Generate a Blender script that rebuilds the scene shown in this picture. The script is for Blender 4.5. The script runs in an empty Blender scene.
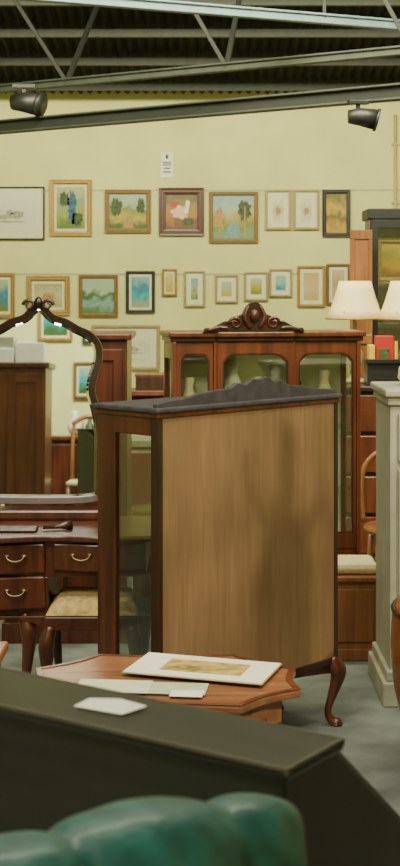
import bpy, bmesh, math, random
from mathutils import Vector, Matrix
random.seed(4)
R=math.radians
sc=bpy.context.scene
COL=sc.collection
# ------------------------------------------------------------ materials
def newmat(n):
    m=bpy.data.materials.new(n); m.use_nodes=True
    nt=m.node_tree; return m,nt,nt.nodes['Principled BSDF']
def plain(n,c,rough=.5,metal=0,var=.12,scale=18,bump=0.0,coat=0):
    m,nt,b=newmat(n)
    b.inputs['Roughness'].default_value=rough; b.inputs['Metallic'].default_value=metal
    b.inputs['Coat Weight'].default_value=coat
    tc=nt.nodes.new('ShaderNodeTexCoord'); no=nt.nodes.new('ShaderNodeTexNoise')
    no.inputs['Scale'].default_value=scale; no.inputs['Detail'].default_value=5
    nt.links.new(tc.outputs['Object'],no.inputs['Vector'])
    r=nt.nodes.new('ShaderNodeValToRGB')
    r.color_ramp.elements[0].position=.3; r.color_ramp.elements[1].position=.7
    r.color_ramp.elements[0].color=[x*(1-var) for x in c]+[1]
    r.color_ramp.elements[1].color=[min(1,x*(1+var)) for x in c]+[1]
    nt.links.new(no.outputs['Fac'],r.inputs['Fac']); nt.links.new(r.outputs['Color'],b.inputs['Base Color'])
    if bump:
        bp=nt.nodes.new('ShaderNodeBump'); bp.inputs['Strength'].default_value=bump; bp.inputs['Distance'].default_value=.01
        nt.links.new(no.outputs['Fac'],bp.inputs['Height']); nt.links.new(bp.outputs['Normal'],b.inputs['Normal'])
    return m
def wood(n,dark,light,rough=.35,axis='z',k=1.0,coat=.25,patch=.35):
    m,nt,b=newmat(n)
    b.inputs['Roughness'].default_value=rough; b.inputs['Coat Weight'].default_value=coat; b.inputs['Coat Roughness'].default_value=.2
    tc=nt.nodes.new('ShaderNodeTexCoord'); mp=nt.nodes.new('ShaderNodeMapping')
    s={'x':(1.5*k,26*k,26*k),'y':(26*k,1.5*k,26*k),'z':(26*k,26*k,1.5*k)}[axis]
    mp.inputs['Scale'].default_value=s
    nt.links.new(tc.outputs['Object'],mp.inputs['Vector'])
    n1=nt.nodes.new('ShaderNodeTexNoise'); n1.inputs['Scale'].default_value=1; n1.inputs['Detail'].default_value=8; n1.inputs['Distortion'].default_value=.6
    nt.links.new(mp.outputs['Vector'],n1.inputs['Vector'])
    r=nt.nodes.new('ShaderNodeValToRGB'); r.color_ramp.elements[0].position=.3; r.color_ramp.elements[1].position=.72
    r.color_ramp.elements[0].color=list(dark)+[1]; r.color_ramp.elements[1].color=list(light)+[1]
    nt.links.new(n1.outputs['Fac'],r.inputs['Fac'])
    mp2=nt.nodes.new('ShaderNodeMapping'); mp2.inputs['Scale'].default_value={'x':(1.2,4,4),'y':(4,1.2,4),'z':(2.4,2.4,1.6)}[axis]
    nt.links.new(tc.outputs['Object'],mp2.inputs['Vector'])
    n2=nt.nodes.new('ShaderNodeTexNoise'); n2.inputs['Scale'].default_value=1.3; n2.inputs['Detail'].default_value=2
    nt.links.new(mp2.outputs['Vector'],n2.inputs['Vector'])
    mr=nt.nodes.new('ShaderNodeMapRange'); mr.inputs['From Min'].default_value=.35; mr.inputs['From Max'].default_value=.65
    mr.inputs['To Min'].default_value=1-patch; mr.inputs['To Max'].default_value=1.0
    nt.links.new(n2.outputs['Fac'],mr.inputs['Value'])
    mx=nt.nodes.new('ShaderNodeMix'); mx.data_type='RGBA'; mx.blend_type='MULTIPLY'; mx.inputs['Factor'].default_value=1
    nt.links.new(r.outputs['Color'],mx.inputs[6]); nt.links.new(mr.outputs['Result'],mx.inputs[7])
    nt.links.new(mx.outputs[2],b.inputs['Base Color'])
    return m
def glassmat(n,fac=.12,tint=(.93,.96,.92)):
    m=bpy.data.materials.new(n); m.use_nodes=True; nt=m.node_tree; nt.nodes.clear()
    o=nt.nodes.new('ShaderNodeOutputMaterial'); mx=nt.nodes.new('ShaderNodeMixShader'); t=nt.nodes.new('ShaderNodeBsdfTransparent'); g=nt.nodes.new('ShaderNodeBsdfGlossy')
    t.inputs['Color'].default_value=list(tint)+[1]; g.inputs['Roughness'].default_value=.03; mx.inputs[0].default_value=fac
    nt.links.new(t.outputs[0],mx.inputs[1]); nt.links.new(g.outputs[0],mx.inputs[2]); nt.links.new(mx.outputs[0],o.inputs[0])
    return m
def vivid(c,s=1.9,g=.8):
    m=sum(c)/3; return [max(.004,(m+(x-m)*s)*g) for x in c]
def paint(n,cols,nz=.35,sc_=4,seed=0):
    m,nt,b=newmat(n); b.inputs['Roughness'].default_value=.45
    tc=nt.nodes.new('ShaderNodeTexCoord'); sp=nt.nodes.new('ShaderNodeSeparateXYZ'); nt.links.new(tc.outputs['Generated'],sp.inputs[0])
    mp=nt.nodes.new('ShaderNodeMapping'); mp.inputs['Location'].default_value=(seed*3.7,seed*1.3,seed*2.1); nt.links.new(tc.outputs['Generated'],mp.inputs['Vector'])
    no=nt.nodes.new('ShaderNodeTexNoise'); no.inputs['Scale'].default_value=sc_; no.inputs['Detail'].default_value=6; nt.links.new(mp.outputs['Vector'],no.inputs['Vector'])
    ma=nt.nodes.new('ShaderNodeMath'); ma.operation='MULTIPLY_ADD'; ma.inputs[1].default_value=nz*2.4; 
    nt.links.new(no.outputs['Fac'],ma.inputs[0]); 
    su=nt.nodes.new('ShaderNodeMath'); su.operation='SUBTRACT'; su.inputs[1].default_value=nz*1.2
    nt.links.new(sp.outputs['Z'],su.inputs[0]); nt.links.new(su.outputs[0],ma.inputs[2])
    r=nt.nodes.new('ShaderNodeValToRGB'); el=r.color_ramp.elements
    while len(el)<len(cols): el.new(.5)
    for i,c in enumerate(cols):
        el[i].position=.08+.84*i/(len(cols)-1); el[i].color=vivid(c)+[1]
    nt.links.new(ma.outputs[0],r.inputs['Fac']); nt.links.new(r.outputs['Color'],b.inputs['Base Color'])
    return m
MAH=wood('mahogany',(.040,.010,.006),(.15,.036,.015))
MAHR=wood('mahogany_red',(.08,.021,.009),(.22,.055,.020))
DKW=wood('dark_wood',(.018,.007,.005),(.06,.022,.012))
WAL=wood('walnut_back_board',(.235,.138,.068),(.315,.190,.096),rough=.5,k=2.2,patch=.34,coat=.05)
ORW=wood('orange_wood',(.18,.068,.022),(.38,.15,.052))
TBL=wood('table_wood',(.24,.09,.045),(.42,.18,.09),axis='x',rough=.22)
BLK=wood('ebonised_wood',(.017,.0165,.014),(.032,.030,.025),axis='x',rough=.36,coat=.3)
BLKS=wood('ebonised_side',(.014,.009,.007),(.028,.017,.012),axis='z',rough=.45)
SLATE=plain('slate_grey_wood',(.045,.040,.048),.6,var=.3,scale=30)
GOLD=plain('gilt',(.36,.22,.06),.45,.35,var=.3,scale=60)
GOLD2=plain('gilt_brown',(.20,.115,.032),.5,.2,var=.3,scale=60)
SILV=plain('pale_gilt',(.40,.32,.16),.5,.2)
BFR=plain('black_frame',(.012,.012,.015),.4)
MAR=plain('maroon_frame',(.07,.012,.008),.35)
MATB=plain('mount_board',(.72,.70,.50),.8,var=.04)
WHT=plain('white_paper',(.82,.82,.68),.7,var=.05)
BRASS=plain('aged_brass',(.27,.22,.13),.4,.85)
STEEL=plain('painted_steel_dark',(.006,.009,.006),.7,0,var=.2)
STEEL2=plain('galvanised_steel',(.026,.034,.024),.6,0,var=.2)
RAIL=plain('rail_grey',(.4,.42,.26),.5,.1)
BLUEST=plain('blue_grey_steel',(.10,.15,.17),.5,0,var=.1)
TEAL=plain('teal_leather',(.014,.090,.078),.5,0,var=.35,scale=30,bump=.35,coat=.08)
CREAM=plain('cream_fabric',(.62,.54,.32),.9,var=.1,scale=60)
GREY=plain('grey_paint',(.35,.34,.26),.6,var=.15,scale=9)
SAGE=plain('pale_sage_lining',(.78,.77,.55),.8,var=.15,scale=5)
GLASS=glassmat('cabinet_glass',.13)
MIR,nt_,b_=newmat('mirror_silver'); b_.inputs['Metallic'].default_value=1; b_.inputs['Roughness'].default_value=.015; b_.inputs['Base Color'].default_value=(.94,.97,.93,1)
RED=plain('red_plastic',(.42,.025,.018),.5); YEL=plain('yellow_card',(.58,.40,.05),.6); BLKP=plain('black_plastic',(.010,.011,.011),.45)
# ------------------------------------------------------------ mesh helpers
def root(name,loc=(0,0,0),rz=0):
    e=bpy.data.objects.new(name,None); e.empty_display_size=.1; e.location=loc; e.rotation_euler=(0,0,rz); COL.objects.link(e); return e
def mk(p,name,bm,mat,smooth=False,bev=0,sub=0):
    bmesh.ops.recalc_face_normals(bm,faces=bm.faces)
    me=bpy.data.meshes.new(name); bm.to_mesh(me); bm.free()
    if smooth:
        for f in me.polygons: f.use_smooth=True
    o=bpy.data.objects.new(name,me); COL.objects.link(o); me.materials.append(mat)
    if p is not None: o.parent=p
    if bev:
        b=o.modifiers.new('bevel','BEVEL'); b.width=bev; b.segments=2; b.limit_method='ANGLE'; b.angle_limit=R(40)
    if sub:
        s=o.modifiers.new('sub','SUBSURF'); s.levels=sub; s.render_levels=sub
    return o
def box(p,name,x0,x1,y0,y1,z0,z1,mat,bev=.003):
    bm=bmesh.new(); v=[bm.verts.new((x,y,z)) for x in(x0,x1) for y in(y0,y1) for z in(z0,z1)]
    for f in((0,1,3,2),(4,6,7,5),(0,4,5,1),(2,3,7,6),(0,2,6,4),(1,5,7,3)): bm.faces.new([v[i] for i in f])
    return mk(p,name,bm,mat,bev=bev)
def prism(p,name,pts,plane,a,b,mat,bev=.003):
    def P(u,v,w): return {'xz':(u,w,v),'xy':(u,v,w),'yz':(w,u,v)}[plane]
    bm=bmesh.new(); A=[bm.verts.new(P(u,v,a)) for u,v in pts]; B=[bm.verts.new(P(u,v,b)) for u,v in pts]
    bm.faces.new(A); bm.faces.new(B[::-1]); n=len(pts)
    for i in range(n): bm.faces.new((A[i],B[i],B[(i+1)%n],A[(i+1)%n]))
    return mk(p,name,bm,mat,bev=bev)
def ring(p,name,outer,inner,plane,a,b,mat,bev=.003,lift=0):
    def P(u,v,w): return {'xz':(u,w,v),'xy':(u,v,w),'yz':(w,u,v)}[plane]
    bm=bmesh.new(); n=len(outer)
    OA=[bm.verts.new(P(u,v,a)) for u,v in outer]; OB=[bm.verts.new(P(u,v,b)) for u,v in outer]
    IA=[bm.verts.new(P(u,v,a+lift)) for u,v in inner]; IB=[bm.verts.new(P(u,v,b)) for u,v in inner]
    for i in range(n):
        j=(i+1)%n
        for q in((OA[i],OA[j],IA[j],IA[i]),(OB[i],OB[j],OA[j],OA[i]),(IB[i],IB[j],OB[j],OB[i]),(IA[i],IA[j],IB[j],IB[i])): bm.faces.new(q)
    return mk(p,name,bm,mat,bev=bev)
def rect(x0,x1,z0,z1): return [(x0,z0),(x1,z0),(x1,z1),(x0,z1)]
def lathe(p,name,prof,loc,mat,seg=28,sx=1,sy=1):
    bm=bmesh.new(); rows=[]
    for r,z in prof:
        rows.append([bm.verts.new((loc[0]+r*sx*math.cos(2*math.pi*i/seg),loc[1]+r*sy*math.sin(2*math.pi*i/seg),loc[2]+z)) for i in range(seg)])
    for a,b in zip(rows,rows[1:]):
        for i in range(seg): bm.faces.new((a[i],a[(i+1)%seg],b[(i+1)%seg],b[i]))
    if prof[0][0]>1e-4: bm.faces.new(rows[0])
    if prof[-1][0]>1e-4: bm.faces.new(rows[-1])
    bmesh.ops.remove_doubles(bm,verts=bm.verts,dist=1e-5)
    return mk(p,name,bm,mat,smooth=True)
def tube(p,name,pts,rad,mat,seg=10,closed=False):
    pts=[Vector(q) for q in pts]; n=len(pts)
    if not hasattr(rad,'__len__'): rad=[rad]*n
    bm=bmesh.new(); rows=[]; up=None
    for i,q in enumerate(pts):
        if closed: t=(pts[(i+1)%n]-pts[i-1]).normalized()
        else: t=(pts[min(i+1,n-1)]-pts[max(i-1,0)]).normalized()
        if up is None:
            up=t.orthogonal().normalized()
        up=(up-up.dot(t)*t).normalized(); s=t.cross(up)
        rows.append([bm.verts.new(q+rad[i]*(math.cos(2*math.pi*k/seg)*up+math.sin(2*math.pi*k/seg)*s)) for k in range(seg)])
    m=n if closed else n-1
    for i in range(m):
        a,b=rows[i],rows[(i+1)%n]
        for k in range(seg): bm.faces.new((a[k],a[(k+1)%seg],b[(k+1)%seg],b[k]))
    if not closed: bm.faces.new(rows[0]); bm.faces.new(rows[-1])
    return mk(p,name,bm,mat,smooth=True)
def crm(pts,k=6,closed=False):
    out=[]; n=len(pts); D=len(pts[0])
    rng=range(n if closed else n-1)
    for i in rng:
        g=(lambda j: pts[j%n]) if closed else (lambda j: pts[max(0,min(n-1,j))])
        a,b,c,d=g(i-1),g(i),g(i+1),g(i+2)
        for s in range(k):
            t=s/k
            out.append(tuple(.5*((2*b[q])+(-a[q]+c[q])*t+(2*a[q]-5*b[q]+4*c[q]-d[q])*t*t+(-a[q]+3*b[q]-3*c[q]+d[q])*t**3) for q in range(D)))
    if not closed: out.append(tuple(pts[-1]))
    return out
def cabriole(p,name,x,y,h,dx,dy,mat,r=.02,k=.03):
    key=[(0,h,1.5),(.9,h*.86,1.75),(1.0,h*.74,1.45),(.45,h*.5,1.0),(-.1,h*.28,.72),(-.15,h*.16,.7),(.35,h*.07,.95),(.8,h*.03,1.25),(.8,0,1.2)]
    sm=crm(key,4); l=math.hypot(dx,dy) or 1
    pts=[(x+dx/l*k*a,y+dy/l*k*a,z) for a,z,_ in sm]
    return tube(p,name,pts,[r*c for _,_,c in sm],mat,12)
def bail(p,x,y,z,w=.030,mat=None):
    mat=mat or BRASS
    for s in(-1,1): lathe(p,'rosette',[(0,-.004),(.009,-.003),(.010,.002),(.006,.005),(0,.006)],(x+s*w,y,z),mat,12)
    tube(p,'bail_handle',[(x+w*math.cos(a),y-.012-.006*math.sin(a),z-.016*math.sin(a)) for a in [math.pi*i/10 for i in range(11)]],.0027,mat,8)
# ------------------------------------------------------------ room
WY=12.0
wallm=plain('wall_painted_cream',(.69,.68,.31),.85,var=.08,scale=2.2)
floorm=plain('floor_carpet',(.15,.175,.165),.8,var=.4,scale=5,bump=.2)
box(None,'wall_back',-4.5,4.5,WY,WY+.15,0,3.3,wallm,0)
box(None,'wall_left',-4.6,-4.5,-4,WY+.15,0,4.6,wallm,0)
box(None,'wall_right',4.5,4.6,-4,WY+.15,0,4.6,wallm,0)
box(None,'wall_front',-4.6,4.6,-4.1,-4,0,4.6,wallm,0)
box(None,'floor',-4.6,4.6,-4.1,WY+.15,-.1,0,floorm,0)
box(None,'baseboard_back',-4.5,4.5,WY-.02,WY,0,.12,GREY)
ceilm=plain('ceiling_dark_sheet',(.004,.006,.004),.9,0,var=.3,scale=3)
bm=bmesh.new(); nx=460; prof=[(WY+.14,3.22),(6.2,4.36),(-4.1,4.36)]; rows=[]
for y,z in prof:
    rows.append([bm.verts.new((-4.6+9.2*i/nx,y,z+.018*math.sin(i*1.57+.4))) for i in range(nx+1)])
for a,b in zip(rows,rows[1:]):
    for i in range(nx): bm.faces.new((a[i],a[i+1],b[i+1],b[i]))
ce=mk(None,'ceiling',bm,ceilm)
def zroof(y): return 3.22+(WY+.14-y)*(1.14/5.94)
for i,y in enumerate((11.7,11.1,10.5,9.9,9.3,8.7)):
    o=box(None,'trim_%d'%(i+1),-4.5,4.5,y-.02,y+.02,zroof(y)-.09,zroof(y)-.03,STEEL2); 
def beam(name,a,b,w,h,mat,par=None):
    a=Vector(a); b=Vector(b); d=b-a; L=d.length
    o=box(par,name,-L*.0,L,-w/2,w/2,-h/2,h/2,mat,.004)
    o.location=a; o.rotation_euler=d.to_track_quat('X','Z').to_euler(); return o
def ext(p,q,a,b):
    p=Vector(p);q=Vector(q);return p+(q-p)*a, p+(q-p)*b
tr=root('roof_truss')
lo=ext((-1.29,9.03,2.60),(1.06,7.42,2.60),-.9,1.7)
hi=ext((-1.32,9.25,2.88),(1.11,7.78,2.88),-.9,1.7)
def ibeam(name,a,b,h,mat,mat2,par,fw=.07):
    beam(name+'_web',a,b,.02,h,mat,par)
    for s in(-1,1):
        beam(name+'_flange',Vector(a)+Vector((0,0,s*h/2)),Vector(b)+Vector((0,0,s*h/2)),fw,.013,mat2,par)
ibeam('lower_chord',lo[0],lo[1],.075,STEEL,STEEL2,tr)
ibeam('upper_chord',hi[0],hi[1],.04,STEEL2,STEEL2,tr,.05)
for t in (.28,.42,.58,.74):
    a=hi[0].lerp(hi[1],t); b=Vector((a.x+.15,a.y+.9,zroof(a.y+.9)-.05)); beam('strut',a,b,.03,.03,STEEL,tr)
    b=Vector((a.x-.55,a.y+.15,zroof(a.y+.15)-.05)); beam('strut',a,b,.025,.025,STEEL,tr)
gb=root('ceiling_girder')
g=ext((-1.0,7.26,3.09),(1.16,8.14,3.09),-.9,1.7)
ibeam('girder',g[0],g[1],.045,BLUEST,BLUEST,gb,.05)
for t in (.35,.65):
    a=g[0].lerp(g[1],t); beam('hanger',a,(a.x,a.y,zroof(a.y)),.02,.02,STEEL,gb)
def spotfix(px,z,d,yaw,s=1):
    r=root('track_spotlight',((px-200)/1400*d,d,z))
    tube(r,'can',[(-.07,0,0),(0,-.02,0),(.10,-.06,-.02)],[.045,.06,.07],BLKP,16)
    tube(r,'lamp_rim',[(.10,-.06,-.02),(.115,-.065,-.024)],[.078,.078],BLKP,16)
    box(r,'yoke',-.012,.012,-.012,.012,0,.10,BLKP)
    box(r,'clamp',-.07,.07,-.025,.025,.085,.11,BLKP)
    r.rotation_euler[2]=yaw; r.scale=(s,s,s)
spotfix(24,2.735,8.85,0,1.05); spotfix(358,2.47,7.45,.3,.8)
# ------------------------------------------------------------ pictures on wall
S=1400/WY
def wx(px): return (px-200)/S
def wz(py): return 1.55+(290-py)/S
def framed(name,x0,x1,z0,z1,y,frame,canvas,fw=.03,mat_w=0,depth=.03,deco=None):
    r=root(name,((x0+x1)/2,y,(z0+z1)/2)); w=(x1-x0)/2; h=(z1-z0)/2
    ring(r,'frame',rect(-w,w,-h,h),rect(-w+fw,w-fw,-h+fw,h-fw),'xz',-depth,0,frame,.003,lift=.008)
    ring(r,'frame_lip',rect(-w+fw*.35,w-fw*.35,-h+fw*.35,h-fw*.35),rect(-w+fw*.7,w-fw*.7,-h+fw*.7,h-fw*.7),'xz',-depth-.008,-.004,frame,.002)
    iw,ih=w-fw,h-fw
    if mat_w:
        box(r,'mount',-iw,iw,-.012,-.004,-ih,ih,MATB,0); iw-=mat_w; ih-=mat_w*1.1
    box(r,'canvas',-iw,iw,-.016,-.004,-ih,ih,canvas,0)
    if deco: deco(r,iw,ih)
    return r
sky=(.42,.50,.40); G1=(.05,.09,.03); G2=(.15,.19,.06); YL=(.48,.38,.15); SND=(.5,.42,.26); BL=(.07,.22,.30); TQ=(.05,.33,.36)
def blob(r,name,x,z,w,h,mat,n=30,rg=.28):
    rs=[1+random.uniform(-rg,rg) for _ in range(n)]
    prism(r,name,[(x+rs[i]*w*math.cos(2*math.pi*i/n),z+rs[i]*h*math.sin(2*math.pi*i/n)) for i in range(n)],'xz',-.0185,-.014,mat,0)
Mgreen=plain('paint_green',(.045,.08,.018),.6,var=.7,scale=40); Mpink=plain('paint_pink',(.75,.50,.36),.6,var=.3,scale=50); Mblue=plain('paint_blue',(.03,.10,.20),.6,var=.6,scale=30)
Mtan=plain('paint_tan',(.40,.24,.09),.6,var=.4,scale=50); Mwat=plain('paint_water',(.14,.28,.26),.5,var=.3,scale=40)
def d_tree(r,w,h):
    blob(r,'painted_tree',-w*.6,h*.25,w*.32,h*.5,Mgreen); blob(r,'painted_tree',w*.7,h*.35,w*.22,h*.45,Mgreen)
    prism(r,'painted_path',[(-w*.3,-h*.98),(w*.35,-h*.98),(w*.1,-h*.1),(0,-h*.1)],'xz',-.0185,-.014,Mtan,0)
def d_fig(r,w,h):
    blob(r,'painted_tree_trunk',w*.1,0,w*.3,h*.75,Mblue); blob(r,'painted_bush',w*.45,-h*.55,w*.4,h*.3,Mgreen); blob(r,'painted_foliage',-w*.45,h*.4,w*.35,h*.35,Mgreen)
def d_flam(r,w,h):
    blob(r,'painted_bird',-w*.1,-h*.05,w*.5,h*.38,Mpink); prism(r,'painted_bird_neck',[(w*.2,-h*.1),(w*.4,-h*.1),(w*.55,h*.6),(w*.3,h*.7)],'xz',-.019,-.014,WHT,0); blob(r,'painted_flower',-w*.45,h*.45,w*.3,h*.2,RED)
    blob(r,'painted_leaf',w*.4,-h*.6,w*.4,h*.2,Mgreen)
def d_river(r,w,h):
    blob(r,'painted_tree',w*.55,h*.3,w*.3,h*.45,Mgreen); prism(r,'painted_trunk',[(w*.5,-h*.9),(w*.6,-h*.9),(w*.58,h*.5),(w*.52,h*.5)],'xz',-.019,-.014,Mtan,0); blob(r,'painted_cliff',-w*.7,-h*.1,w*.22,h*.5,Mtan)
    prism(r,'painted_water',[(-w*.5,-h*.98),(w*.4,-h*.98),(w*.2,-h*.2),(-w*.1,-h*.15)],'xz',-.0185,-.014,Mwat,0)
def d_small(r,w,h): blob(r,'sketch_motif',0,-h*.1,w*.5,h*.35,Mtan)
gm=plain('pencil_grey',(.35,.35,.26),.8,var=.4,scale=60)
def d_sketch(r,w,h):
    for x,z,a,b in((-.2,-.2,.4,.10),(.3,-.1,.25,.2),(-.5,-.05,.18,.22),(0,-.45,.6,.06),(.05,.05,.12,.15)): blob(r,'pencil_shading',x*w,z*h,a*w,b*h,gm)
PW=[(.8,.8,.7),(.74,.73,.63),(.82,.81,.7)]
P=[('f',-28,45,187,240,BFR,PW,.014,.05,d_sketch),
('f',50,92,180,236,GOLD,[(.1,.15,.05),(.3,.32,.1),(.25,.32,.25),(.45,.45,.28)],.04,.02,d_fig),
('f',105,151,190,233,GOLD2,[G1,YL,G2,sky,sky],.04,0,d_tree),
('f',159,204,188,236,MAR,[(.12,.07,.04),(.4,.2,.1),(.25,.2,.1),(.12,.1,.05)],.06,0,d_flam),
('f',209,258,192,243,GOLD2,[(.2,.26,.18),G2,(.4,.3,.12),sky,(.33,.44,.46)],.035,0,d_river),
('f',265,291,190,230,SILV,[(.75,.7,.55),(.5,.5,.38),(.75,.73,.6)],.022,.045,d_small),
('f',293,319,190,230,SILV,[(.75,.7,.55),(.55,.55,.45),(.75,.73,.6)],.022,.045,d_small),
('f',322,350,190,237,BFR,[(.45,.3,.08),(.1,.08,.03),(.5,.38,.14),(.15,.12,.04)],.035,0,None),
('f',-22,15,273,318,GOLD,[G2,BL,(.4,.48,.38)],.035,.02,None),
('f',27,70,276,315,GOLD,[(.45,.42,.30),(.6,.57,.42),(.4,.38,.27)],.045,.02,d_small),
('f',79,118,275,317,GOLD2,[(.12,.17,.09),(.30,.40,.38),G1,sky,(.42,.47,.40)],.032,0,None),
('f',126,155,271,313,BFR,[(.33,.38,.28),TQ,BL,(.30,.43,.43)],.028,.02,None),
('f',162,177,269,296,GOLD,[YL,SND,(.6,.55,.38)],.02,.012,None),
('f',184,205,271,307,SILV,[G2,sky,(.2,.35,.35)],.02,.04,d_small),
('f',215,238,275,303,SILV,[YL,(.4,.47,.33),sky],.02,.035,None),
('f',244,268,272,301,SILV,[G2,YL,sky],.02,.035,None),
('f',269,292,269,297,SILV,[BL,(.35,.5,.45),sky],.02,.035,None),
('f',297,325,266,307,GOLD,[SND,(.6,.5,.36),SND],.025,.03,None),
('f',326,350,264,305,GOLD2,[(.55,.45,.28),(.4,.36,.25),(.6,.5,.36)],.025,.025,None),
('f',92,160,325,370,SILV,PW,.03,.05,d_sketch)]
for i,(k,a,b,t,bt,fr,cols,fw,mw,deco) in enumerate(P):
    framed('framed_painting',wx(a),wx(b),wz(bt),wz(t),WY-.01,fr,paint('picture_%d'%i,cols,seed=i),fw,mw,deco=deco)
for n,py in(('picture_rail',190),('picture_rail',274)):
    box(None,n,-4.4,2.0,WY-.008,WY,wz(py)-.007,wz(py)+.007,RAIL,.001)
nr=root('wall_notice',(wx(167),WY-.006,wz(165)))
box(nr,'paper',-.055,.055,-.003,0,-.11,.11,WHT,0)
for k,(x,z,w,h) in enumerate([(0,.07,.01,.018),(0,.02,.035,.005),(0,0,.035,.005),(0,-.03,.03,.005),(0,-.06,.035,.005)]): box(nr,'printed_line_%d'%k,x-w,x+w,-.005,-.003,z-h,z+h,STEEL2,0)
pp=root('wall_conduit',(wx(395),WY-.03,0)); tube(pp,'conduit',[(0,0,1.0),(0,0,3.05)],.014,plain('conduit_tan',(.50,.40,.17),.5),10)
for z in(1.5,2.3,2.8): box(pp,'clip',-.03,.03,-.01,.03,z-.01,z+.01,RAIL)
# ------------------------------------------------------------ display cabinet with plain board (front one)
c=root('display_cabinet',(-.133,4.35,0),math.atan2(.715,.699))
W_,D_,B_,T_=.89,.28,.235,1.183
box(c,'board_panel',.022,W_-.02,0,.012,B_,T_-.025,WAL,0)
for x,w_ in((0,.022),(W_-.02,.02)): 
    box(c,'corner_post',x,x+w_,-.004,.03,B_-.01,T_-.02,DKW); 
for x in(0,W_-.022):
    box(c,'side_stile_front',x,x+.022,D_-.085,D_,B_,T_-.02,MAH)
    box(c,'side_rail_top',x,x+.022,.03,D_-.08,T_-.09,T_-.02,MAH)
    box(c,'side_rail_bottom',x,x+.022,.03,D_-.08,B_,B_+.055,MAH)
    box(c,'side_glass',x+.009,x+.013,.03,D_-.08,B_+.05,T_-.085,GLASS,0)
box(c,'board_edge_bottom',.03,W_-.03,-.004,.014,B_-.01,B_+.012,DKW)
for k in(0,1):
    x0=.022+k*(W_-.044)/2; x1=x0+(W_-.044)/2
    ring(c,'door_frame_%d'%k,rect(x0,x1,B_+.03,T_-.03),rect(x0+.03,x1-.03,B_+.08,T_-.09),'xz',D_-.02,D_,MAH)
    box(c,'door_glass_%d'%k,x0+.03,x1-.03,D_-.012,D_-.008,B_+.08,T_-.09,GLASS,0)
box(c,'base',0,W_,.0125,D_,B_-.01,B_+.03,MAH)
for z in(.52,.83): box(c,'shelf',.024,W_-.024,.014,D_-.022,z,z+.008,GLASS,0)
prism(c,'top',[(-.012,-.014),(W_+.012,-.014),(W_+.012,D_+.015),(-.012,D_+.015)],'xy',T_-.018,T_,SLATE,.006)
prism(c,'top_moulding',[(-.006,-.008),(W_+.006,-.008),(W_+.006,D_+.006),(-.006,D_+.006)],'xy',T_-.034,T_-.018,MAH,.004)
key=[(0,0),(.0,.012),(.05,.020),(.12,.024),(.2,.036),(.27,.042),(.33,.044),(.37,.060),(.41,.054),(.445,.070),(.48,.068),(.52,.074),(.555,.056),(.585,.060),(.63,.042),(.7,.036),(.76,.024),(.84,.018),(.89,.012),(.89,0)]
cr=crm(key[1:-1],4)
prism(c,'crest_board',[(0,-.002)]+[(x,z) for x,z in cr]+[(.89,-.002)],'xz',.0,.02,SLATE,.003).location=(0,0,T_)
prism(c,'apron',[(.03,B_-.01),(W_-.03,B_-.01)]+[(W_-.03-(W_-.06)*t,B_-.045+.03*math.sin(math.pi*t)*1.0) for t in [i/12 for i in range(13)]],'xz',.004,.018,MAH,.002)
for x,y,dx,dy in((.02,.02,-1,-1),(W_-.02,.02,1,-1),(.02,D_-.02,-1,1),(W_-.02,D_-.02,1,1)): cabriole(c,'cabriole_leg',x,y,B_,dx,dy,MAH,.018,.03)
# ------------------------------------------------------------ glazed china cabinet (behind)
L=.863
c=root('china_cabinet',(-.124,6.2,0),R(10))
T_=1.36; B_=.36; D_=.25
box(c,'back_panel',.02,L-.02,D_-.012,D_,B_,T_-.03,SAGE,0)
box(c,'base',0,L,0,D_,B_-.05,B_+.02,MAHR)
box(c,'roof_board',0,L,0,D_,T_-.05,T_-.02,MAHR)
prism(c,'cornice',[(-.02,-.035),(L*.21,-.035),(L*.23,-.055),(L*.63,-.055),(L*.65,-.035),(L+.02,-.035),(L+.02,D_),(-.02,D_)],'xy',T_-.02,T_+.005,MAHR,.006)
prism(c,'cornice_step',[(-.01,-.02),(L*.215,-.02),(L*.235,-.04),(L*.625,-.04),(L*.645,-.02),(L+.01,-.02),(L+.01,D_),(-.01,D_)],'xy',T_-.04,T_-.02,DKW,.004)
for x in(0,L-.025):
    for y in(0,D_-.03): box(c,'side_stile',x,x+.025,y,y+.03,B_,T_-.05,MAHR)
    box(c,'side_rail',x,x+.025,.03,D_-.03,T_-.12,T_-.05,MAHR); box(c,'side_glass',x+.01,x+.014,.03,D_-.03,B_+.02,T_-.12,GLASS,0)
def arched(x0,x1,z0,z1,rise,n=10):
    o=[]; 
    o+= [(x0,z0),(x1,z0)]
    for i in range(n+1):
        t=i/n; x=x1+(x0-x1)*t; e=min(1,min(t,1-t)/.18); o.append((x,z1-rise+rise*math.sin(e*math.pi/2)))
    return o
bays=[(.015,.215*L,0),(.23*L,.625*L,-.025),(.64*L,L-.015,0)]
for i,(a,b,y) in enumerate(bays):
    inn=arched(a+.024,b-.018,B_+.09,T_-.095,.035)
    out=[(a,B_+.02),(b,B_+.02)]+[(b+(a-b)*k/10,T_-.04) for k in range(11)]
    ring(c,'door_frame_%d'%(i+1),out,inn,'xz',y-.004,y+.022,MAHR,.003)
    ins=arched(a+.030,b-.024,B_+.096,T_-.101,.035)
    ring(c,'door_bead_%d'%(i+1),inn,ins,'xz',y-.002,y+.01,DKW,0)
    prism(c,'door_glass_%d'%(i+1),inn,'xz',y+.008,y+.011,GLASS,0)
for x in(.0,.215*L,.625*L,L-.02): box(c,'pilaster',x,x+.018,-.02,.02,B_,T_-.04,MAHR)
for z in(.62,.92): box(c,'shelf',.03,L-.03,.03,D_-.015,z,z+.008,GLASS,0)
cx=L*.42
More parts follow.
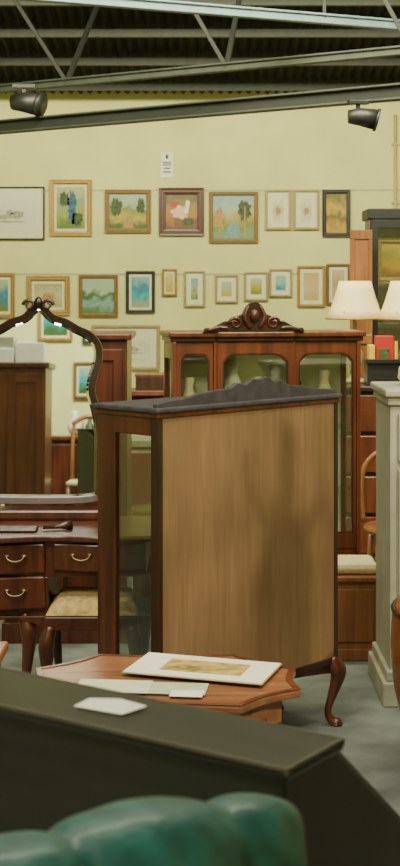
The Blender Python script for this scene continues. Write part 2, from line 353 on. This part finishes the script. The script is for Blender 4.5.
key=[(-.23,0),(-.22,.018),(-.19,.018),(-.16,.034),(-.13,.048),(-.10,.046),(-.075,.07),(-.055,.08),(-.035,.115),(0,.135)]
key=key+[(-x,z) for x,z in key[-2::-1]]
prism(c,'carved_crest',crm(key,4),'xz',-.05,-.03,DKW,.004).location=(cx,0,T_+.005)
for s in(-1,1):
    tube(c,'crest_scroll',[(cx+s*(.085+.03*(1-t*.75)*math.cos(t*9)),-.052,T_+.042+.028*(1-t*.75)*math.sin(t*9)) for t in [i/24 for i in range(25)]],[.008*(1-.5*i/24) for i in range(25)],MAH,8)
    tube(c,'crest_leaf',crm([(cx+s*.02,-.054,T_+.02),(cx+s*.045,-.056,T_+.07),(cx+s*.025,-.054,T_+.12)],5),[.004,.008,.010,.012,.012,.011,.010,.009,.007,.006,.003],MAH,8)
    tube(c,'crest_leaf',crm([(cx+s*.12,-.052,T_+.02),(cx+s*.16,-.052,T_+.024),(cx+s*.21,-.052,T_+.012)],5),[.008]*8+[.007,.005,.003],MAH,8)
lathe(c,'crest_shell',[(0,-.03),(.016,-.022),(.022,0),(.016,.022),(0,.03)],(cx,-.052,T_+.075),MAH,14)
for x,y,dx,dy in((.03,.02,-1,-1),(L-.03,.02,1,-1),(.03,D_-.03,-1,1),(L-.03,D_-.03,1,1)): cabriole(c,'cabriole_leg',x,y,B_-.04,dx,dy,MAHR,.024,.03)
POR=plain('porcelain',(.8,.8,.65),.25,var=.1)
for i,(x,z,s) in enumerate([(.5,.93,1.1),(.60,.93,.8),(.42,.93,.9),(.73,.93,1),(.3,.93,1.2),(.6,.63,.8),(.72,.63,1.1),(.1,.93,.9)]):
    lathe(c,'china_piece_%d'%i,[(0,0),(.025*s,0),(.045*s,.06*s),(.05*s,.12*s),(.02*s,.2*s),(.028*s,.25*s),(0,.25*s)],(x,.13,z),(POR,BLKP,POR,CREAM)[i%4],16)
# ------------------------------------------------------------ dressing table with mirror
c=root('dressing_table',(0,4.9,0))
TZ=.69
def serp(x0,x1,a,n=24): return [(x0+(x1-x0)*i/n, -a*math.sin(math.pi*i/n)**2) for i in range(n+1)]
topo=serp(-1.08,-.50,.05)+serp(-.50,-.165,.03)[1:]
prism(c,'table_top',topo+[(-.165,.44),(-1.08,.44)],'xy',TZ-.022,TZ,MAH,.006)
box(c,'upper_case',-1.05,-.19,.03,.42,TZ-.15,TZ-.022,MAH)
box(c,'pedestal_case',-1.05,-.535,.03,.42,.40,TZ-.15,MAH)
def sdrawer(n,x0,x1,z0,z1,a):
    prism(c,n,[(x,y+.012) for x,y in serp(x0,x1,a)]+[(x1,.035),(x0,.035)],'xy',z0,z1,MAH,.006)
    for hx in ([x0+.12,x1-.1] if x1-x0>.35 else [x0+.10]): bail(c,hx,-a*math.sin(math.pi*(hx-x0)/(x1-x0))**2+.006,(z0+z1)/2+.012)
sdrawer('drawer_1',-1.035,-.545,.555,.66,.04); sdrawer('drawer_2',-1.035,-.545,.43,.545,.04); sdrawer('drawer_3',-.515,-.2,.565,.66,.025)
prism(c,'apron',[(-1.05,.405),(-.535,.405)]+[(-.535-.515*t,.36+.035*abs(math.sin(2*math.pi*t))) for t in [i/16 for i in range(17)]],'xz',.01,.03,MAH,.002)
for x,y,dx,dy in((-1.03,.05,-1,-1),(-.62,.05,1,-1),(-1.03,.39,-1,1),(-.57,.39,1,1)): cabriole(c,'cabriole_leg',x,y,.41,dx,dy,MAH,.017,.025)
for x,y,dx,dy in((-.21,.05,1,-1),(-.21,.39,1,1)): cabriole(c,'cabriole_leg',x,y,.55,dx,dy,MAH,.02,.015)
mr=bpy.data.objects.new('mirror_assembly',None); COL.objects.link(mr); mr.parent=c
s_=1400/5.25
half=[(38,303),(46,308),(54,316),(66,320),(78,327),(92,334),(101,346),(102,362),(97,378),(95,392),(99,408),(103,430),(103,470),(102,492),(94,503)]
rh=[((a-38)/s_,(490-b)/s_) for a,b in half]
full=rh+[(0,(490-505)/s_)]+[(-x,z) for x,z in rh[:0:-1]]
full=crm(full,4,closed=True)
def inset(pl,d):
    n=len(pl); o=[]
    for i in range(n):
        a=Vector(pl[i-1]);b=Vector(pl[(i+1)%n]); t=(b-a).normalized(); nrm=Vector((t.y,-t.x)); q=Vector(pl[i])
        cc=Vector((0,.35)); 
        if (q+nrm*d-cc).length>(q-nrm*d-cc).length: nrm=-nrm
        o.append(tuple(q+nrm*d))
    return o
inner=inset(full,.024)
ring(mr,'mirror_frame',full,inner,'xz',-.02,.012,DKW,.004,lift=.006)
prism(mr,'mirror_glass',inset(full,.018),'xz',-.004,-.001,MIR,0)
ring(mr,'mirror_bevel',inner,inset(full,.034),'xz',-.0055,-.0035,MIR,0,lift=-.002)
prism(mr,'mirror_backing',inset(full,.015),'xz',.0,.010,DKW,0)
for s in(-1,1):
    tube(mr,'crest_scroll',[(s*(.035+.022*(1-.7*t)*math.cos(t*8)),-.024,.688+.02*(1-.7*t)*math.sin(t*8)) for t in [i/20 for i in range(21)]],[.007*(1-.5*i/20) for i in range(21)],DKW,8)
lathe(mr,'crest_finial',[(0,-.02),(.014,-.012),(.018,0),(.01,.014),(0,.022)],(0,-.02,.70),DKW,12)
mr.location=((38-200)/s_,.35,TZ+.115); mr.rotation_euler=(R(-2.5),0,0)
mx=(38-200)/s_
for s in(-1,1):
    tube(c,'mirror_support',crm([(mx+s*.26,.37,TZ),(mx+s*.275,.375,TZ+.15),(mx+s*.235,.38,TZ+.30),(mx+s*.25,.38,TZ+.36)],5),[.018]*8+[.014]*7+[.012],MAH,10)
box(c,'mirror_plinth',mx-.28,mx+.28,.32,.42,TZ,TZ+.04,MAH,.01)
box(c,'comb_tray',-.72,-.58,.06,.14,TZ,TZ+.012,DKW,.005); tube(c,'hair_brush',[(-.56,.1,TZ+.012),(-.50,.12,TZ+.012),(-.46,.13,TZ+.016)],[.006,.008,.018],DKW,10)
# ------------------------------------------------------------ stool
c=root('upholstered_stool',(-.375,4.98,0))
box(c,'seat_frame',-.16,.16,-.18,.18,.38,.43,MAH,.006)
bm=bmesh.new(); n=10
for i in range(n+1):
    for j in range(n+1):
        u=i/n*2-1; v=j/n*2-1; bm.verts.new((u*.155,v*.175,.432+.04*((1-u**6)*(1-v**6))**.5))
bm.verts.ensure_lookup_table()
for i in range(n):
    for j in range(n): q=i*(n+1)+j; bm.faces.new([bm.verts[k] for k in(q,q+1,q+n+2,q+n+1)])
mk(c,'seat_pad',bm,plain('stool_tapestry',(.5,.36,.14),.9,var=.35,scale=45),True)
for x in(-1,1):
    for y in(-1,1): cabriole(c,'leg',x*.14,y*.16,.39,x,y,MAH,.015,.02)
# ------------------------------------------------------------ coffee table
c=root('coffee_table',(-.096,3.78,0))
a_,b_=.362,.25
oct_=[(a_,-.10),(a_,.10),(.2,b_),(-.2,b_),(-a_,.10),(-a_,-.10),(-.2,-b_),(.2,-b_)]
def scal(poly,amp,n=8,sc1=1):
    o=[]
    for i in range(len(poly)):
        p=Vector(poly[i])*sc1;q=Vector(poly[(i+1)%len(poly)])*sc1; m=(p+q)/2; inn=-m.normalized()
        for k in range(n):
            t=k/n; o.append(tuple(p.lerp(q,t)+inn*amp*math.sin(math.pi*t)))
    return o
prism(c,'table_top',scal(oct_,.016),'xy',.478,.5,TBL,.006)
ring(c,'top_moulding',scal(oct_,.016),scal(oct_,.016,sc1=.95),'xy',.4998,.503,MAHR,.0015)
ring(c,'apron',scal(oct_,.0,sc1=.86),scal(oct_,.0,sc1=.80),'xy',.41,.478,TBL,.002)
for x in(-1,1):
    for y in(-1,1): cabriole(c,'leg',x*.24,y*.14,.42,x,y,MAHR,.022,.04)
tube(c,'cross_stretcher',[(-.24,-.14,.16),(0,0,.18),(.24,.14,.16)],.01,MAHR); tube(c,'cross_stretcher',[(-.24,.14,.16),(0,0,.18),(.24,-.14,.16)],.01,MAHR)
pr=root('paper_sheets',(-.17,3.69,.5045),R(-6))
box(pr,'sheet_lower',-.10,.19,-.06,.045,0,.0015,plain('pale_green_paper',(.46,.54,.38),.6),0)
box(pr,'sheet_upper',-.155,.04,-.065,.05,.0016,.003,plain('pale_green_paper_b',(.62,.66,.48),.6),0)
o=box(pr,'card',.10,.185,-.085,-.03,.0017,.0032,WHT,0)
pr=root('mounted_print',(.01,3.845,.509),R(-17.6))
box(pr,'backing',-.20,.195,-.108,.108,0,.003,SILV,.001); box(pr,'mount_board',-.197,.192,-.105,.105,.003,.005,WHT,0)
pm=plain('print_ochre',(.48,.34,.11),.5,var=.5,scale=30); box(pr,'print',-.11,.12,-.058,.058,.005,.006,pm,0)
prism(pr,'printed_foliage',[(-.10,-.03),(-.02,-.045),(.05,-.03),(.10,.01),(.0,-.01),(-.06,.01)],'xy',.006,.0065,plain('print_olive',(.3,.24,.06),.5,var=.5,scale=40),0)
# ------------------------------------------------------------ bureau (seen from the back)
c=root('bureau_desk',(.099,1.631,0),R(-34.5))
prism(c,'carcass',[(.012,.08),(.012,.980),(.120,.980),(.42,.735),(.42,.08)],'yz',-.985,-.015,BLKS,.003)
prism(c,'end_panel',[(0,.06),(0,.980),(.125,.980),(.428,.735),(.428,.06)],'yz',-.015,0,BLKS,.003)
prism(c,'end_panel',[(0,.06),(0,.980),(.125,.980),(.428,.735),(.428,.06)],'yz',-1.0,-.985,BLKS,.003)
box(c,'back_board',-.985,-.015,.002,.012,.08,.980,BLK,0)
box(c,'top_board',-1.008,.008,-.008,.130,.980,.995,BLK,.004)
ring(c,'top_edge_line',rect(-1.008,.008,-.008,.130),rect(-1.004,.004,-.004,.126),'xy',.987,.9956,plain('pale_edge',(.09,.08,.06),.4),0)  # rim line paler than the top board
prism(c,'fall_front',[(.134,.980),(.43,.745),(.436,.752),(.140,.987)],'yz',-.98,-.02,BLK,.002)
for i,(z0,z1) in enumerate([(.56,.72),(.37,.545),(.14,.355)]):
    box(c,'drawer_%d'%(i+1),-.97,-.03,.42,.436,z0,z1,BLK,.004)
    for x in(-.75,-.25): tube(c,'handle',[(x-.04,.437,(z0+z1)/2),(x-.03,.455,(z0+z1)/2-.012),(x+.03,.455,(z0+z1)/2-.012),(x+.04,.437,(z0+z1)/2)],.004,BRASS,8)
for x in(-.99,-.09):
    for y in(0,.35): prism(c,'bracket_foot',[(x,0),(x+.06,0),(x+.09,.08),(x,.08)],'xz',y,y+.078,BLKS,.003)
pr=root('note_paper',(-.118,1.862,.997),R(-20)); 
prism(pr,'sheet',[(-.045,-.02),(.03,-.032),(.046,.012),(.0,.03),(-.04,.018)],'xy',0,.0012,WHT,0); box(pr,'fold',-.02,.03,-.012,.012,.0012,.0022,WHT,0)
# ------------------------------------------------------------ teal tufted armchair
c=root('tufted_armchair',(-.163,1.18,0),math.atan2(.66,.75))
NU,NV=72,44
bm=bmesh.new(); rows=[]
for i in range(NU+1):
    u=-1+2*i/NU; x=u*.37
    endf=(1-abs(u)**5)**.5 if abs(u)<1 else 0
    lobe=abs(math.cos(math.pi*(u*.37)/.185+ .35))**.6
    zt=1.066+.013*lobe-.035*u*u
    row=[]
    for j in range(NV):
        t=j/NV*2*math.pi
        cy,cz=math.cos(t),math.sin(t)
        hz=(zt-.40)/2; zc=.40+hz
        z=zc+hz*(abs(cz)**.45)*(1 if cz>=0 else -1)*(.90+.10*endf)
        th=(.066+.013*lobe)*max(.25,endf)
        dz=.5+.5*math.cos((z-1.0)*2*math.pi/.15)
        tuft=1+.13*dz*(lobe)
        wr=.004*math.sin(x*95+z*40)*math.sin(z*70-x*30)
        y=.05+(th*tuft+wr)*(abs(cy)**.7)*(1 if cy>=0 else -1)-.03*math.sin(max(0,(z-.4))*2)
        row.append(bm.verts.new((x,y,z)))
    rows.append(row)
for a,b in zip(rows,rows[1:]):
    for j in range(NV): bm.faces.new((a[j],a[(j+1)%NV],b[(j+1)%NV],b[j]))
bm.faces.new(rows[0]); bm.faces.new(rows[-1])
mk(c,'tufted_back',bm,TEAL,True,sub=1)
for k in range(4):
    x=(k-1.5)*.185+.02
    for z in(.97,.80): lathe(c,'tuft_button',[(0,-.008),(.010,-.005),(.012,0),(.010,.005),(0,.008)],(x,-.035,z),TEAL,12)
box(c,'seat_base',-.30,.30,.05,.50,.16,.34,TEAL,.03); box(c,'seat_cushion',-.22,.22,.10,.50,.34,.46,TEAL,.045)
for s in(-1,1):
    box(c,'arm_panel',s*.33-.05,s*.33+.05,.06,.48,.16,.56,TEAL,.03)
    tube(c,'arm_roll',[(s*.33,.05,.58),(s*.33,.25,.6),(s*.33,.48,.57)],[.06,.06,.055],TEAL,16)
    for y in(.06,.44): tube(c,'foot',[(s*.26,y,.17),(s*.27,y,.0)],[.022,.014],DKW,10)
# ------------------------------------------------------------ low chest w/ cushion, painted cabinet
c=root('blanket_box',(.44,5.85,0))
box(c,'body',0,.317,0,.28,.03,.33,ORW,.005); box(c,'lid',-.008,.325,-.01,.285,.33,.352,ORW,.005); box(c,'plinth',-.006,.322,-.008,.28,0,.05,ORW,.004)
box(c,'front_panel',.03,.287,-.006,0,.08,.30,ORW,.003); box(c,'folded_blanket',.07,.31,.03,.25,.352,.40,CREAM,.02)
c=root('painted_cupboard',(.71,5.23,0))
box(c,'carcass',0,.8,.0,.42,.10,1.15,GREY,.004); box(c,'top',-.022,.83,-.03,.44,1.15,1.18,GREY,.008); box(c,'cornice_step',-.01,.815,-.015,.43,1.12,1.15,GREY,.004)
box(c,'plinth',-.03,.83,-.035,.44,0,.09,GREY,.006); box(c,'plinth_step',-.015,.815,-.018,.43,.09,.13,GREY,.006)
for i,(a,b) in enumerate([(.03,.39),(.41,.77)]):
    ring(c,'door_frame_%d'%(i+1),rect(a,b,.16,.88),rect(a+.03,b-.03,.20,.84),'xz',-.018,0,GREY,.004); box(c,'door_panel_%d'%(i+1),a+.045,b-.045,-.012,0,.22,.82,GREY,.006)
    box(c,'drawer_%d'%(i+1),a,b,-.018,0,.91,1.09,GREY,.006); lathe(c,'knob',[(0,-.012),(.014,-.008),(.016,0),(.01,.01),(0,.012)],((a+b)/2,-.025,1.0),BRASS,12)
CR=plain('crochet_cream',(.75,.7,.45),.8)
c=root('cream_vase',(.80,5.42,1.18)); lathe(c,'body',[(0,0),(.03,0),(.055,.03),(.05,.07),(.025,.10),(.03,.115),(0,.115)],(.02,0,0),CR)
# ------------------------------------------------------------ tub chair right
c=root('tub_chair',(.975,4.5,0)); LE=plain('tan_leather',(.25,.072,.018),.35,var=.3,scale=12,coat=.3)
bm=bmesh.new(); rows=[]; n=28
for j,(rr,z) in enumerate([(.30,.16),(.335,.20),(.352,.28),(.36,.40),(.355,.50),(.33,.56),(.295,.555),(.28,.45),(.275,.3)]):
    rows.append([bm.verts.new((rr*math.cos(a),rr*math.sin(a),z)) for a in [R(20+ (300-20)*i/n) for i in range(n+1)]])
for a,b in zip(rows,rows[1:]):
    for i in range(n): bm.faces.new((a[i],a[i+1],b[i+1],b[i]))
for e in(0,n): bm.faces.new([r_[e] for r_ in rows])
mk(c,'curved_back',bm,LE,True); lathe(c,'seat',[(0,.16),(.28,.16),(.29,.2),(.29,.34),(.26,.38),(0,.39)],(0,0,0),LE)
tube(c,'piping',[(.352*math.cos(a),.352*math.sin(a),.52) for a in [R(20+280*i/n) for i in range(n+1)]],.008,DKW,8)
for a in(45,135,225,315): tube(c,'leg',[(.24*math.cos(R(a)),.24*math.sin(R(a)),.18),(.27*math.cos(R(a)),.27*math.sin(R(a)),0)],[.025,.015],DKW)
# ------------------------------------------------------------ out-of-view coat stand, added to cast a shadow on the cabinet board
c=root('shadow_caster_stand',(1.02,3.78,0)); 
tube(c,'pole',[(0,0,.05),(0,0,1.75)],.018,DKW,12); lathe(c,'finial',[(0,0),(.03,.02),(.02,.05),(0,.07)],(0,0,1.74),DKW,14)
for k in range(4):
    a=k*math.pi/2+.4; ca,sa=math.cos(a),math.sin(a)
    tube(c,'foot',crm([(0,0,.25),(.08*ca,.08*sa,.18),(.16*ca,.16*sa,.02),(.2*ca,.2*sa,.012)],4),.014,DKW,8)
    tube(c,'hook',crm([(0,0,1.55),(.08*ca,.08*sa,1.56),(.14*ca,.14*sa,1.66),(.12*ca,.12*sa,1.70)],4),.009,DKW,8)
bm=bmesh.new(); rows=[]
for z,rr in((1.56,.02),(1.53,.06),(1.45,.09),(1.2,.08),(.9,.10),(.6,.13)):
    rows.append([bm.verts.new((rr*(1+.16*math.sin(5*t))*math.cos(t)*.95,rr*(1+.16*math.sin(5*t))*math.sin(t)*1.2,z)) for t in [2*math.pi*i/40 for i in range(40)]])
for a,b in zip(rows,rows[1:]):
    for i in range(40): bm.faces.new((a[i],a[(i+1)%40],b[(i+1)%40],b[i]))
mk(c,'shadow_caster_coat',bm,plain('brown_wool',(.09,.06,.04),.9),True)
# ------------------------------------------------------------ small stool at left edge
c=root('wooden_side_table',(-.74,4.25,0)); box(c,'top',-.14,.14,-.14,.14,.42,.45,ORW,.006); box(c,'drawer_case',-.12,.12,-.12,.12,.30,.42,ORW,.004); box(c,'drawer',-.10,.10,-.128,-.12,.32,.405,ORW,.003)
for x in(-.11,.11):
    for y in(-.11,.11): tube(c,'leg',[(x,y,.3),(x,y,0)],[.018,.011],ORW)
# ------------------------------------------------------------ wardrobe section behind mirror
c=root('wooden_wardrobe',(-.86,6.15,0)); box(c,'carcass',0,.54,0,.42,.08,1.33,MAH,.004); box(c,'cornice',-.02,.56,-.03,.44,1.33,1.36,MAH,.008); box(c,'plinth',-.01,.55,-.015,.43,0,.09,MAH,.004)
for a,b in((.02,.26),(.28,.52)): ring(c,'door',rect(a,b,.12,1.29),rect(a+.04,b-.04,.17,1.24),'xz',-.015,0,MAH,.003); 
for x in(.245,.295): lathe(c,'knob',[(0,-.01),(.01,0),(0,.01)],(x,-.02,.75),BRASS,10)
# ------------------------------------------------------------ chest with lamps
c=root('chest_of_drawers',(.35,7.6,0))
box(c,'carcass',0,1.5,0,.5,.08,1.0,DKW,.004); box(c,'top',-.02,1.52,-.03,.51,1.0,1.03,DKW,.006); box(c,'plinth',0,1.5,-.01,.5,0,.1,DKW,.004)
for r_ in range(4):
    for k in range(3):
        x0=.02+k*.49; z0=.12+r_*.22; box(c,'drawer_%d_%d'%(r_,k),x0,x0+.47,-.016,0,z0,z0+.2,MAHR,.006)
        for hx in(.12,.35): lathe(c,'knob',[(0,-.012),(.013,-.006),(.013,.006),(0,.012)],(x0+hx,-.028,z0+.1),BRASS,10)
def shade_lamp(px,d,zb):
    r=root('table_lamp',((px-200)/1400*d,d,zb))
    sh=plain('lampshade_cream',(.78,.64,.36),.8,var=.05); 
    zt=1.60-zb; z0=1.39-zb
    bm=bmesh.new(); seg=32; rows=[]
    for k in range(5):
        t=k/4; rr=.165-.075*(t**.75); rows.append([bm.verts.new((rr*math.cos(2*math.pi*i/seg),rr*math.sin(2*math.pi*i/seg),z0+(zt-z0)*t)) for i in range(seg)])
    for a,b in zip(rows,rows[1:]):
        for i in range(seg): bm.faces.new((a[i],a[(i+1)%seg],b[(i+1)%seg],b[i]))
    o=mk(r,'shade',bm,sh,True); m=o.modifiers.new('t','SOLIDIFY'); m.thickness=.003
    tube(r,'shade_trim',[(.166*math.cos(2*math.pi*i/32),.166*math.sin(2*math.pi*i/32),z0) for i in range(32)],.005,GOLD,8,closed=True)
    lathe(r,'base',[(0,0),(.07,0),(.075,.015),(.03,.03),(.02,.06),(.045,.11),(.05,.16),(.02,.24),(.012,.28),(.012,z0+.05),(0,z0+.05)],(0,0,0),plain('lamp_ceramic',(.5,.42,.28),.3))
    for a in(0,2.09,4.19): tube(r,'shade_spider',[(0,0,z0+.04),(.15*math.cos(a),.15*math.sin(a),z0+.04)],.003,BRASS,6)
shade_lamp(355,7.85,1.03); shade_lamp(407,7.75,1.03)
c=root('storage_box',(1.0,7.69,1.03)); ring(c,'walls',rect(-.09,.09,-.08,.08),rect(-.08,.08,-.07,.07),'xy',.0,.14,BLKP,.003); box(c,'bottom',-.08,.08,-.07,.07,0,.01,BLKP,0); box(c,'rim',-.1,.1,-.095,-.08,.12,.145,BLKP,.003)
box(c,'red_packet',-.04,.06,-.05,.03,.01,.27,RED,.004); box(c,'yellow_packet',-.078,-.045,-.06,.04,.01,.22,YEL,.004); box(c,'yellow_packet',.062,.078,-.06,.05,.01,.24,YEL,.002); box(c,'green_packet',-.02,.03,-.068,-.052,.01,.2,Mgreen,.002)
c=root('tin_box',(1.2,7.72,1.03)); box(c,'body',-.06,.02,-.06,.06,0,.14,YEL,.01); box(c,'lid',-.064,.024,-.064,.064,.14,.165,RED,.006)
c=root('glazed_bookcase',(1.13,9.3,0))
for x in(0,.96): box(c,'side',x,x+.04,0,.3,0,2.06,DKW,.003)
box(c,'back',.04,.96,.28,.3,0,2.06,MAHR,0); box(c,'cornice',-.02,1.02,-.03,.31,2.02,2.09,BLKP,.006)
for z in(.1,.5,.9,1.3,1.56): box(c,'shelf',.04,.96,.01,.28,z,z+.03,DKW,.003)
for k in(0,1):
    ring(c,'door_frame_%d'%(k+1),rect(.005+k*.5,.495+k*.5,.1,2.02),rect(.05+k*.5,.45+k*.5,.16,1.96),'xz',-.022,0,BLKP,.003); box(c,'door_glass_%d'%(k+1),.05+k*.5,.45+k*.5,-.012,-.008,.16,1.96,GLASS,0)
r_=framed('framed_painting',.05,.42,1.595,1.90,.12,GOLD,paint('picture_r1',[(.2,.1,.03),(.5,.33,.1),(.3,.25,.12),(.55,.42,.2)],seed=31),.04,0); r_.name='shelved_painting'; r_.parent=c
c=root('wooden_screen_panel',(.975,9.1,0)); 
box(c,'leaf_stile',0+.0,.03,-.01,.02,0,1.93,ORW,.003); box(c,'leaf_stile',.12,.145,-.01,.02,0,1.93,ORW,.003)
box(c,'leaf_panel',.02,.13,0,.012,.04,1.9,ORW,.002); box(c,'leaf_rail',.0,.145,-.012,.022,1.88,1.94,ORW,.003); box(c,'leaf_rail',.0,.145,-.012,.022,1.2,1.26,ORW,.003); box(c,'foot',-.01,.155,-.1,.1,0,.04,ORW,.003)
# bentwood chair
c=root('bentwood_chair',(1.0,6.95,0))
tube(c,'back_hoop',crm([(-.19,.0,.40),(-.2,.03,.56),(-.17,.05,.68),(-.09,.06,.745),(0,.06,.76),(.09,.06,.745),(.17,.05,.68),(.2,.03,.56),(.19,0,.40)],5),.015,ORW)
tube(c,'inner_hoop',crm([(-.1,.0,.40),(-.11,.03,.52),(-.07,.05,.62),(0,.055,.65),(.07,.05,.62),(.11,.03,.52),(.1,0,.40)],5),.009,ORW)
lathe(c,'seat',[(0,.38),(.2,.38),(.215,.395),(.205,.41),(0,.405)],(0,-.18,0),ORW)
for x,y in((-.15,-.02),(.15,-.02),(-.15,-.32),(.15,-.32)): tube(c,'leg',[(x,y,.39),(x*1.15,y*1.05,0)],[.016,.012],ORW)
tube(c,'leg_ring',[(.14*math.cos(2*math.pi*i/24),-.17+.14*math.sin(2*math.pi*i/24),.2) for i in range(24)],.008,ORW,8,closed=True)
# low bookcase with books
c=root('low_bookcase',(-1.6,8.6,0)); box(c,'carcass_back',0,1.45,.28,.3,0,.92,MAHR,0)
for x in(0,.48,.96,1.42): box(c,'side',x,x+.03,0,.28,0,.92,MAHR)
for z in(.05,.48,.9): box(c,'shelf',0,1.45,0,.29,z,z+.03,MAHR)
cols=[RED,GREY,TEAL,YEL,MAR,CREAM,BLKP]
for z in(.08,.51):
    x=.04
    while x<1.38:
        w=random.uniform(.018,.04)
        if any(abs(x+w/2-s-.015)<.035+w/2 for s in(.48,.96)): x+=.02; continue
        box(c,'book',x,x+w-.002,.04,.22,z,z+random.uniform(.2,.3),random.choice(cols),.002); x+=w
c=root('red_vase',(-.53,8.7,.93)); lathe(c,'body',[(0,0),(.04,0),(.07,.05),(.06,.1),(.02,.14),(.03,.17),(0,.17)],(0,0,0),RED)
c=root('small_wooden_box',(-.30,8.75,.93)); box(c,'body',-.1,.1,-.07,.07,0,.08,DKW,.004); box(c,'lid',-.105,.105,-.075,.075,.08,.1,MAHR,.004)
c=root('china_bowl',(-.72,8.7,.93)); lathe(c,'body',[(0,0),(.03,0),(.035,.01),(.09,.07),(.085,.07),(.03,.02),(0,.015)],(0,0,0),POR)
c=root('ottoman_with_cushions',(-.28,8.35,0)); box(c,'ottoman_base',-.2,.2,-.2,.2,.05,.62,MAR,.02); box(c,'cushion_1',-.19,.19,-.19,.19,.62,.75,GREY,.05); box(c,'cushion_2',-.18,.18,-.18,.18,.75,.87,CREAM,.05)
for x in(-.17,.17):
    for y in(-.17,.17): tube(c,'foot',[(x,y,.06),(x,y,0)],.02,DKW)
# behind the camera (seen in mirror)
c=root('tall_wardrobe',(-1.93,-1.2,0),0); box(c,'carcass',0,.64,-.5,0,.08,1.46,MAHR,.004); box(c,'cornice',-.03,.67,-.53,.03,1.46,1.51,MAH,.01); box(c,'plinth',-.01,.65,-.5,.01,0,.1,MAH,.004)
for a,b in((.02,.31),(.33,.62)): ring(c,'door',rect(a,b,.14,1.42),rect(a+.06,b-.06,.22,1.34),'xz',0,.018,MAHR,.004)
c=root('stacked_white_boxes',(-1.58,-1.45,1.51)); box(c,'box_1',-.25,.0,-.15,.15,0,.12,WHT,.004); box(c,'box_2',.02,.26,-.14,.14,0,.17,WHT,.004); box(c,'box_3',-.2,.0,-.13,.13,.12,.22,GREY,.004)
for (X,Z,W2,H2,sd) in((-1.17,1.42,.14,.19,44),(-1.02,1.95,.2,.15,45),(-1.5,2.05,.18,.22,46)):
    r_=framed('framed_painting',-W2,W2,-H2,H2,0,(GOLD2,BFR,GOLD)[sd-44],paint('picture_m%d'%sd,[G1,TQ,sky],seed=sd),.035,.02); r_.location=(X,-3.99,Z); r_.rotation_euler=(0,0,math.pi)
c=root('sideboard',(-1.5,-3.3,0)); box(c,'carcass',0,1.2,-.5,0,.1,.82,DKW,.005); box(c,'top',-.03,1.23,-.52,.03,.82,.86,MAHR,.006)
for k in(0,1): box(c,'door',.03+k*.59,.58+k*.59,0,.016,.15,.78,MAH,.006)
for k in(0,1):
    for y in(-.45,-.05): box(c,'foot',.05+k*1.05,.1+k*1.05,y-.02,y+.03,0,.1,ORW,.003)
for i,(x,s,mt) in enumerate([(-1.25,1.0,POR),(-1.1,.7,TEAL),(-.92,1.2,GOLD2),(-.72,.8,RED),(-.55,1.1,POR)]):
    c=root('decorative_vase',(x,-3.5,.86)); lathe(c,'body',[(0,0),(.04*s,0),(.075*s,.07*s),(.07*s,.13*s),(.025*s,.2*s),(.04*s,.25*s),(0,.25*s)],(0,0,0),mt,20)
# dining chair in front of that sideboard (visible in the mirror)
c=root('dining_chair',(-1.0,-2.4,0))
box(c,'seat',-.21,.21,-.21,.21,.43,.47,CREAM,.015)
for x in(-.19,.19):
    tube(c,'back_post',crm([(x,-.2,0),(x,-.19,.45),(x,-.24,.8),(x*.95,-.28,1.0)],5),.017,ORW); tube(c,'front_leg',[(x,.18,.43),(x,.18,0)],[.02,.014],ORW)
tube(c,'crest_rail',crm([(-.2,-.27,.98),(-.1,-.29,1.04),(0,-.295,1.05),(.1,-.29,1.04),(.2,-.27,.98)],4),.022,ORW)
for x in(-.1,-.03,.04,.11): tube(c,'back_spindle',[(x,-.2,.47),(x,-.28,1.0)],.008,ORW)
# ------------------------------------------------------------ lights
def area(n,loc,aim,sx,sy,pw,col):
    l=bpy.data.lights.new(n,'AREA'); l.shape='RECTANGLE'; l.size=sx; l.size_y=sy; l.energy=pw; l.color=col
    o=bpy.data.objects.new(n,l); o.location=loc; o.rotation_euler=(Vector(aim)-Vector(loc)).to_track_quat('-Z','Y').to_euler(); COL.objects.link(o)
area('ceiling_light_rear',(0,6.4,4.0),(0,12,1.7),5,.6,520,(1,.96,.62))
area('ceiling_light_middle',(.3,4.0,4.1),(0,4.9,0),3,1.2,165,(1,.92,.66))
area('ceiling_light_front',(-1.2,.6,4.0),(-.4,2.6,.5),2,1,95,(.98,.98,.82))
area('mirror_view_fill',(-.5,-1.2,4.0),(-1.2,-4,1.5),2,.8,320,(1,1,.8))  # added fill, brightens the front wall that the mirror reflects
def spot(n,loc,aim,pw,col,ang,bl=.4,sz=.08):
    l=bpy.data.lights.new(n,'SPOT'); l.energy=pw; l.color=col; l.spot_size=R(ang); l.spot_blend=bl; l.shadow_soft_size=sz
    o=bpy.data.objects.new(n,l); o.location=loc; o.rotation_euler=(Vector(aim)-Vector(loc)).to_track_quat('-Z','Y').to_euler(); COL.objects.link(o)
spot('track_light_key',(2.6,1.6,3.3),(.1,4.6,.75),450,(1,.87,.60),34)
spot('track_light_china',(1.4,3.4,3.5),(.3,6.3,1.0),260,(1,.88,.60),34)
spot('track_light_dresser',(-.9,1.8,3.6),(-.6,5.0,.8),200,(1,.88,.62),34)
w=bpy.data.worlds.new('world'); sc.world=w; w.use_nodes=True; w.node_tree.nodes['Background'].inputs[0].default_value=(.6,.7,.6,1); w.node_tree.nodes['Background'].inputs[1].default_value=.2
# ------------------------------------------------------------ camera
cd=bpy.data.cameras.new('camera'); cam=bpy.data.objects.new('camera',cd); COL.objects.link(cam)
cam.location=(0,0,1.55); cam.rotation_euler=(R(90),0,0)
cd.sensor_fit='VERTICAL'; cd.sensor_height=24; cd.lens=1400*24/866; cd.shift_y=-(433-290)/866
cd.dof.use_dof=True; cd.dof.focus_distance=4.9; cd.dof.aperture_fstop=5.0; cd.clip_start=.05
sc.camera=cam
